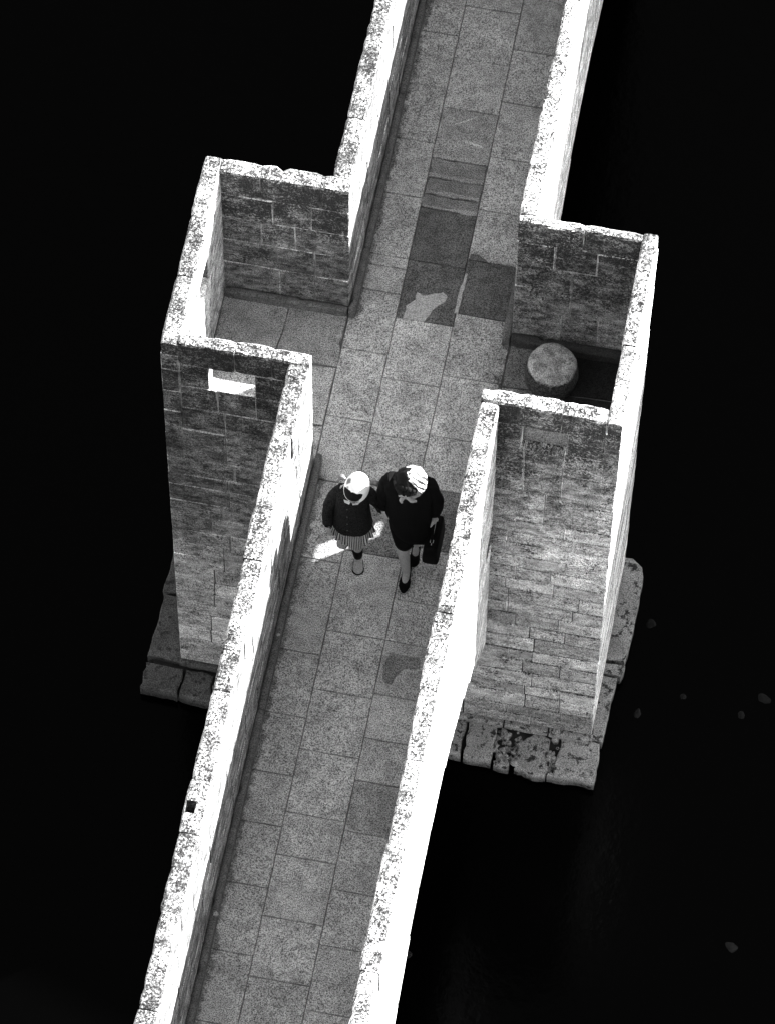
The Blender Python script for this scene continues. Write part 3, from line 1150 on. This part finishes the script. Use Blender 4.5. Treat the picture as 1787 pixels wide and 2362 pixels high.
def girl():
    t = thing('person', P(.43, -.68, 0), 'smaller walker in white headscarf, dark knit jacket and checked pleated skirt', 'person', 'two people walking along the bridge')
    nodes = [(P(.410, -.665, .63), .080), (P(.410, -.670, .75), .068), (P(.410, -.672, .88), .078), (P(.414, -.680, .985), .045), (P(.425, -.700, 1.03), .036), (P(.44, -.715, 1.09), .052),
             (P(.458, -.672, .59), .058), (P(.458, -.730, .345), .041), (P(.453, -.690, .080), .026), (P(.455, -.700, .035), .027), (P(.470, -.765, .026), .025),
             (P(.362, -.660, .59), .058), (P(.352, -.700, .36), .041), (P(.338, -.585, .235), .026), (P(.336, -.575, .19), .026), (P(.333, -.640, .135), .024),
             (P(.325, -.668, .955), .042), (P(.254, -.700, .755), .030), (P(.258, -.738, .580), .021),
             (P(.500, -.652, .955), .042), (P(.565, -.625, .81), .030), (P(.632, -.690, .815), .021)]
    edges = [(0, 1), (1, 2), (2, 3), (3, 4), (4, 5), (0, 6), (6, 7), (7, 8), (8, 9), (9, 10), (0, 11), (11, 12), (12, 13), (13, 14), (14, 15), (2, 16), (16, 17), (17, 18), (2, 19), (19, 20), (20, 21)]
    bm = skin_bm(nodes, edges)
    rot = Matrix.Rotation(math.radians(-8), 3, 'Z') @ Matrix.Rotation(math.radians(6), 3, 'X')
    hc = P(.445, -.722, 1.103)
    head(bm, hc, .066, .086, .102, rot)
    hand(bm, P(.258, -.738, .575), V((-.05, -.18, -1)), V((-1, -.2, 0)), V((0, -1, 0)), .125, (.25, .35, .3))
    hand(bm, P(.632, -.690, .815), V((1, -.35, -.1)), V((0, -.3, 1)), V((0, -1, .2)), .12, (.7, .8, .6))
    from_bm('body', bm, M['skin'], t, True)
    face_bits(t, hc, .066, .086, .102, rot)
    # hair and headscarf
    bm = bmesh.new()
    ell(bm, hc + rot @ V((0, -.010, .036)), .076, .093, .070, 4, rot, .02)
    from_bm('hair', bm, M['hair'], t, True)
    fd = V((-.05, -.99, .04)).normalized()
    bm = cover(hc + V((0.003, .008, .010)), .086, .108, .116, rot, lambda q: not (q.dot(fd) > .80 or (q.z < -.70 and q.y < .2)), .004, .0, 1.0)
    from_bm('headscarf', bm, M['print'], t, True)
    for s in (-1, 1):
        bm = bmesh.new()
        for i in range(16):
            a = rnd.uniform(-1, 1)
            p = hc + V((.094 * s, .075, -.0))
            tube(bm, [p + V((rnd.uniform(-.012, .012), rnd.uniform(-.015, .015), rnd.uniform(-.012, .012))), p + V((s * .025, .012 * a, -.005 + .012 * rnd.uniform(-1, 1))),
                      p + V((s * rnd.uniform(.03, .05), .025 * a + .005, rnd.uniform(-.045, 0)))], [.010, .012, .005], 5, sub=2)
        from_bm('pigtail', bm, M['lighthair'], t, True)
    # jacket
    bm = bmesh.new()
    R = []
    for (h, x, y, rx, ry) in ((1.02, .418, -.688, .040, .040), (1.0, .415, -.684, .068, .055), (.965, .412, -.676, .112, .078), (.92, .411, -.672, .122, .090), (.84, .411, -.674, .120, .100),
                              (.74, .411, -.676, .124, .107), (.64, .412, -.680, .134, .116), (.575, .412, -.684, .142, .122), (.552, .412, -.684, .136, .116), (.56, .412, -.684, .10, .09)):
        R.append(ellring(P(x, y, h), rx, ry, 44, wob=.05 if h < .95 else .02, seed=4))
    loft(bm, R)
    tube(bm, [P(.345, -.668, .975), P(.305, -.675, .92), P(.252, -.702, .76), P(.252, -.733, .60), P(.254, -.738, .585)], [.046, .049, .044, .040, .034], 16, .09, 2)
    tube(bm, [P(.480, -.655, .975), P(.518, -.648, .93), P(.566, -.628, .815), P(.615, -.675, .812), P(.622, -.682, .814)], [.046, .049, .043, .039, .034], 16, .09, 5)
    rumple(bm, .006, 3)
    from_bm('jacket', bm, M['knit'], t, True)
    for i, h in enumerate((.90, .81, .72, .64)):
        bm = bmesh.new()
        ell(bm, P(.395 + .002 * i, -.676 - (.104 + .018 * (i / 3) + .004 * (i > 0)), h), .006, .004, .006, 1)
        from_bm('button', bm, M['button'], t, True)
    for s in (-1, 1):
        bm = bmesh.new()
        pts = [(.0, -.066), (.012, -.098), (.046, -.085), (.064, -.052), (.045, -.03)]
        vs = [bm.verts.new(P(.421 + s * x, -.680 + y, .995 - .3 * (-.03 - y) - .25 * x)) for (x, y) in pts]
        bm.faces.new(vs)
        bmesh.ops.solidify(bm, geom=bm.faces[:], thickness=.006)
        from_bm('collar', bm, M['white_cloth'], t)
    # pleated skirt: fans out, pushed forward over the leading knee
    bm = bmesh.new()
    R = []
    for i in range(15):
        q = i / 14
        r = []
        for j in range(120):
            a = 2 * math.pi * j / 120
            k = math.exp(-((a - 1.5 * math.pi - .26) / .42) ** 2)
            h = .66 - (.215 + .115 * k) * q
            f = 1 + (.01 + .075 * q * (1 - .7 * k)) * math.sin(a * 16 + .6 * math.sin(a * 3))
            rx, ry = .112 + .040 * q, .098 + .030 * q
            x, y = .412 + math.cos(a) * rx * f, -.680 + math.sin(a) * ry * f
            d = k * q
            x += (.462 + (x - .462) * .75 - x) * d
            y += (-.772 - y) * d * .6
            hh = h + .02 * q * noise.noise(V((x * 9, y * 9, 0)))
            r.append(P(x, y, hh))
        R.append(r)
    loft(bm, R, True, False, True)
    from_bm('skirt', bm, M['plaid'], t, True)
    # socks and shoes
    for (nm, pts, rad, m) in (('sock', [P(.4575, -.727, .235), P(.456, -.715, .19), P(.453, -.692, .085)], [.038, .037, .031], M['sock']),
                              ('sock', [P(.347, -.655, .305), P(.342, -.615, .265), P(.337, -.582, .225)], [.038, .037, .031], M['sock'])):
        bm = bmesh.new()
        tube(bm, pts, rad, 14)
        from_bm(nm, bm, m, t, True)
    for (a, b, pitch) in ((V((.452, -.672, .0)), V((.474, -.796, .0)), 0.0), (V((.338, -.560, .19)), V((.333, -.670, .11)), 0.0)):
        dirv = (b - a).normalized()
        sd = V((dirv.y, -dirv.x, 0)).normalized()
        upv = sd.cross(dirv)
        if upv.z < 0: upv = -upv
        L = (b - a).length
        rings, sole = [], []
        for (q, w, hgt) in ((0, .014, .030), (.06, .026, .050), (.2, .030, .060), (.4, .031, .052), (.6, .036, .042), (.8, .036, .034), (.93, .026, .027), (1.0, .010, .018)):
            r, r2 = [], []
            for j in range(14):
                an = 2 * math.pi * j / 14
                ca, sa = math.cos(an), math.sin(an)
                r.append(P(0, 0, 0) + a + dirv * q * L + sd * ca * w + upv * (.008 + hgt * .5 + sa * hgt * .5))
                r2.append(P(0, 0, 0) + a + dirv * (q * 1.04 - .02) * L + sd * ca * (w + .005) + upv * (.006 + sa * .006))
            rings.append(r)
            sole.append(r2)
        bm = bmesh.new()
        loft(bm, rings)
        sh = from_bm('shoe', bm, M['paleshoe'], t, True)
        bm = bmesh.new()
        loft(bm, sole)
        so = from_bm('sole', bm, M['leather'], None, True)
        so.parent = sh
        so.matrix_parent_inverse = Matrix.Translation(-(sh.location))


girl()


def woman():
    def P(x, y, h):                 # a slightly stooped woman
        return V((x, y, FL + (h if h < .6 else .6 + (h - .6) * .945)))
    t = thing('person', P(.81, -.71, 0), 'taller walker in bulky black coat and striped headscarf, carrying a dark bag', 'person', 'two people walking along the bridge')
    nodes = [(P(.800, -.670, .86), .105), (P(.800, -.675, 1.0), .090), (P(.800, -.685, 1.18), .105), (P(.803, -.705, 1.335), .055), (P(.812, -.738, 1.39), .044), (P(.82, -.765, 1.46), .060),
             (P(.738, -.680, .83), .082), (P(.785, -.780, .46), .050), (P(.802, -.745, .095), .031), (P(.803, -.730, .060), .029), (P(.807, -.835, .026), .027),
             (P(.862, -.660, .83), .082), (P(.852, -.660, .46), .048), (P(.842, -.560, .19), .030), (P(.842, -.558, .15), .028), (P(.840, -.620, .045), .025),
             (P(.672, -.690, 1.29), .055), (P(.632, -.692, 1.07), .038), (P(.640, -.712, .925), .028),
             (P(.930, -.675, 1.29), .055), (P(.975, -.666, 1.05), .038), (P(.978, -.674, .86), .028)]
    edges = [(0, 1), (1, 2), (2, 3), (3, 4), (4, 5), (0, 6), (6, 7), (7, 8), (8, 9), (9, 10), (0, 11), (11, 12), (12, 13), (13, 14), (14, 15), (2, 16), (16, 17), (17, 18), (2, 19), (19, 20), (20, 21)]
    bm = skin_bm(nodes, edges)
    rot = Matrix.Rotation(math.radians(-32), 3, 'Z') @ Matrix.Rotation(math.radians(14), 3, 'X')
    hc = P(.815, -.782, 1.462)
    head(bm, hc, .075, .094, .115, rot)
    hand(bm, P(.640, -.714, .925), V((.25, -.3, -1)), V((-.55, -.8, 0)), V((.5, -.9, 0)), .175, (.45, .7, .5))
    hand(bm, P(.978, -.674, .86), V((0, -.08, -1)), V((1, 0, 0)), V((0, -1, 0)), .16, (.9, 1.2, .8))
    from_bm('body', bm, M['skin'], t, True)
    face_bits(t, hc, .075, .094, .115, rot)
    bm = bmesh.new()
    ell(bm, hc + rot @ V((-.008, .012, .030)), .094, .104, .102, 4, rot, .10, 30)
    for i in range(26):       # curls round the forehead
        a = rnd.uniform(-1.5, 1.2)
        e = rnd.uniform(.1, .9)
        q = V((math.sin(a) * math.cos(e), -math.cos(a) * math.cos(e), math.sin(e)))
        ell(bm, hc + rot @ V((q.x * .09, q.y * .098 + .01, q.z * .105 + .02)), .022, .022, .018, 1, None, .1)
    from_bm('hair', bm, M['hair'], t, True)
    kd = V((.62, .62, .45)).normalized()
    kd2 = rot.inverted() @ kd
    bm = cover(hc + V((.014, .014, .012)), .104, .112, .124, rot, lambda q: q.dot(kd2) + .10 * noise.noise(q * 2.5) > .02 and q.z > -.85, .004, .025, 2.0)
    # folds gathered from crown to nape
    from_bm('headscarf', bm, M['stripe'], t, True)
    bm = bmesh.new()
    nc = P(.808, -.748, 1.365)
    pts = [nc + V((math.cos(a) * .083, math.sin(a) * .078, .018 * math.sin(a * 2 + 1))) for a in [math.radians(d) for d in range(-150, 120, 30)]]
    tube(bm, pts, [.012, .016, .018, .02, .02, .02, .02, .018, .014], 10, .3, 3)
    tube(bm, [nc + V((-.01, -.082, .01)), nc + V((-.03, -.105, -.015)), nc + V((-.025, -.115, -.04))], [.014, .015, .007], 8, .3, 8)
    tube(bm, [nc + V((.0, -.082, .01)), nc + V((.035, -.10, -.01)), nc + V((.07, -.09, -.025))], [.014, .016, .007], 8, .3, 11)
    from_bm('neck_scarf', bm, M['neck_cloth'], t, True)
    # coat with sleeves
    bm = bmesh.new()
    R = []
    for (h, x, y, rx, ry) in ((1.385, .803, -.712, .055, .055), (1.36, .802, -.706, .085, .07), (1.325, .802, -.698, .132, .088), (1.27, .802, -.692, .155, .106), (1.16, .803, -.692, .155, .126),
                              (1.02, .803, -.692, .160, .132), (.88, .806, -.690, .160, .138), (.76, .812, -.690, .160, .140), (.64, .818, -.688, .150, .138), (.63, .818, -.688, .12, .11)):
        R.append(ellring(P(x, y, h), rx, ry, 48, wob=.11 if h < 1.3 else .02, seed=9, tilt=(-.35 * max(0, min(1, (1.0 - h) / .3)), 0)))
    loft(bm, R)
    tube(bm, [P(.70, -.690, 1.315), P(.668, -.690, 1.26), P(.632, -.692, 1.08), P(.640, -.708, .96), P(.640, -.71, .95)], [.056, .064, .056, .050, .042], 18, .12, 1)
    tube(bm, [P(.90, -.675, 1.315), P(.935, -.672, 1.26), P(.975, -.666, 1.06), P(.978, -.672, .91), P(.978, -.673, .895)], [.056, .064, .056, .050, .042], 18, .12, 6)
    rumple(bm, .011, 8)
    from_bm('coat', bm, M['black_wool'], t, True)
    bm = bmesh.new()
    R = []
    for (h, x, y, rx, ry) in ((.74, .797, -.690, .12, .12), (.67, .795, -.698, .122, .118), (.62, .793, -.715, .106, .110), (.57, .790, -.735, .084, .096), (.535, .789, -.750, .070, .080), (.527, .789, -.750, .064, .072)):
        R.append(ellring(P(x, y, h), rx, ry, 40, wob=.05, seed=12))
    loft(bm, R, True, False)
    from_bm('skirt', bm, M['black_wool'], t, True)
    for (a, b) in ((V((.803, -.665, .045)), V((.808, -.880, .0))), (V((.842, -.535, .125)), V((.838, -.665, .012)))):
        dirv = (b - a).normalized()
        sd = V((dirv.y, -dirv.x, 0)).normalized()
        upv = sd.cross(dirv)
        if upv.z < 0: upv = -upv
        L = (b - a).length
        rings = []
        for (q, w, hgt) in ((0, .016, .045), (.08, .030, .055), (.25, .031, .030), (.45, .032, .020), (.62, .040, .034), (.8, .038, .036), (.93, .024, .028), (1.0, .008, .016)):
            rings.append([P(0, 0, 0) + a + dirv * q * L + sd * math.cos(2 * math.pi * j / 14) * w + upv * (.004 + hgt * .5 + math.sin(2 * math.pi * j / 14) * hgt * .5) for j in range(14)])
        bm = bmesh.new()
        loft(bm, rings)
        sh = from_bm('shoe', bm, M['leather'], t, True)
        bm = bmesh.new()
        p = P(0, 0, 0) + a + dirv * .02
        tube(bm, [p, V((p.x, p.y, max(FL + .004, p.z - .055)))], [.016, .010], 8)
        hl = from_bm('heel', bm, M['leather'], None, True)
        hl.parent = sh
        hl.matrix_parent_inverse = Matrix.Translation(-(sh.location))


woman()


def handbag():
    t = thing('handbag', P(.985, -.715, .45), 'dark leather handbag with metal clasps hanging from the woman\'s hand', 'handbag')
    bm = bmesh.new()
    R = []
    for (y, f) in ((-.868, .80), (-.860, .93), (-.845, 1.0), (-.72, 1.02), (-.60, 1.0), (-.585, .93), (-.577, .80)):
        r = []
        for j in range(28):
            a = 2 * math.pi * j / 28
            ca, sa = math.cos(a), math.sin(a)
            x = math.copysign(abs(ca) ** .38, ca) * .062 * f
            z = math.copysign(abs(sa) ** .38, sa) * .112 * f
            x *= 1 - .22 * (z / .112 + 1) / 2
            r.append(P(.985 + x, y, .575 + z))
        R.append(r)
    loft(bm, R)
    from_bm('bag_body', bm, M['leather'], t, True)
    bm = bmesh.new()
    tube(bm, [P(.985, -.81, .677), P(.985, -.79, .735), P(.983, -.70, .775), P(.985, -.64, .735), P(.985, -.62, .677)], [.008] * 5, 8)
    from_bm('handle', bm, M['leather'], t, True)
    from_bm('zip', box_bm(.983, .988, -.83, -.60, FL + .686, FL + .691), M['metal'], t)
    for y in (-.80, -.63):
        bm = box_bm(.973, .998, y - .012, y + .012, FL + .687, FL + .696)
        bmesh.ops.bevel(bm, geom=bm.edges[:], offset=.003, segments=1, affect='EDGES')
        from_bm('clasp', bm, M['metal'], t)


handbag()
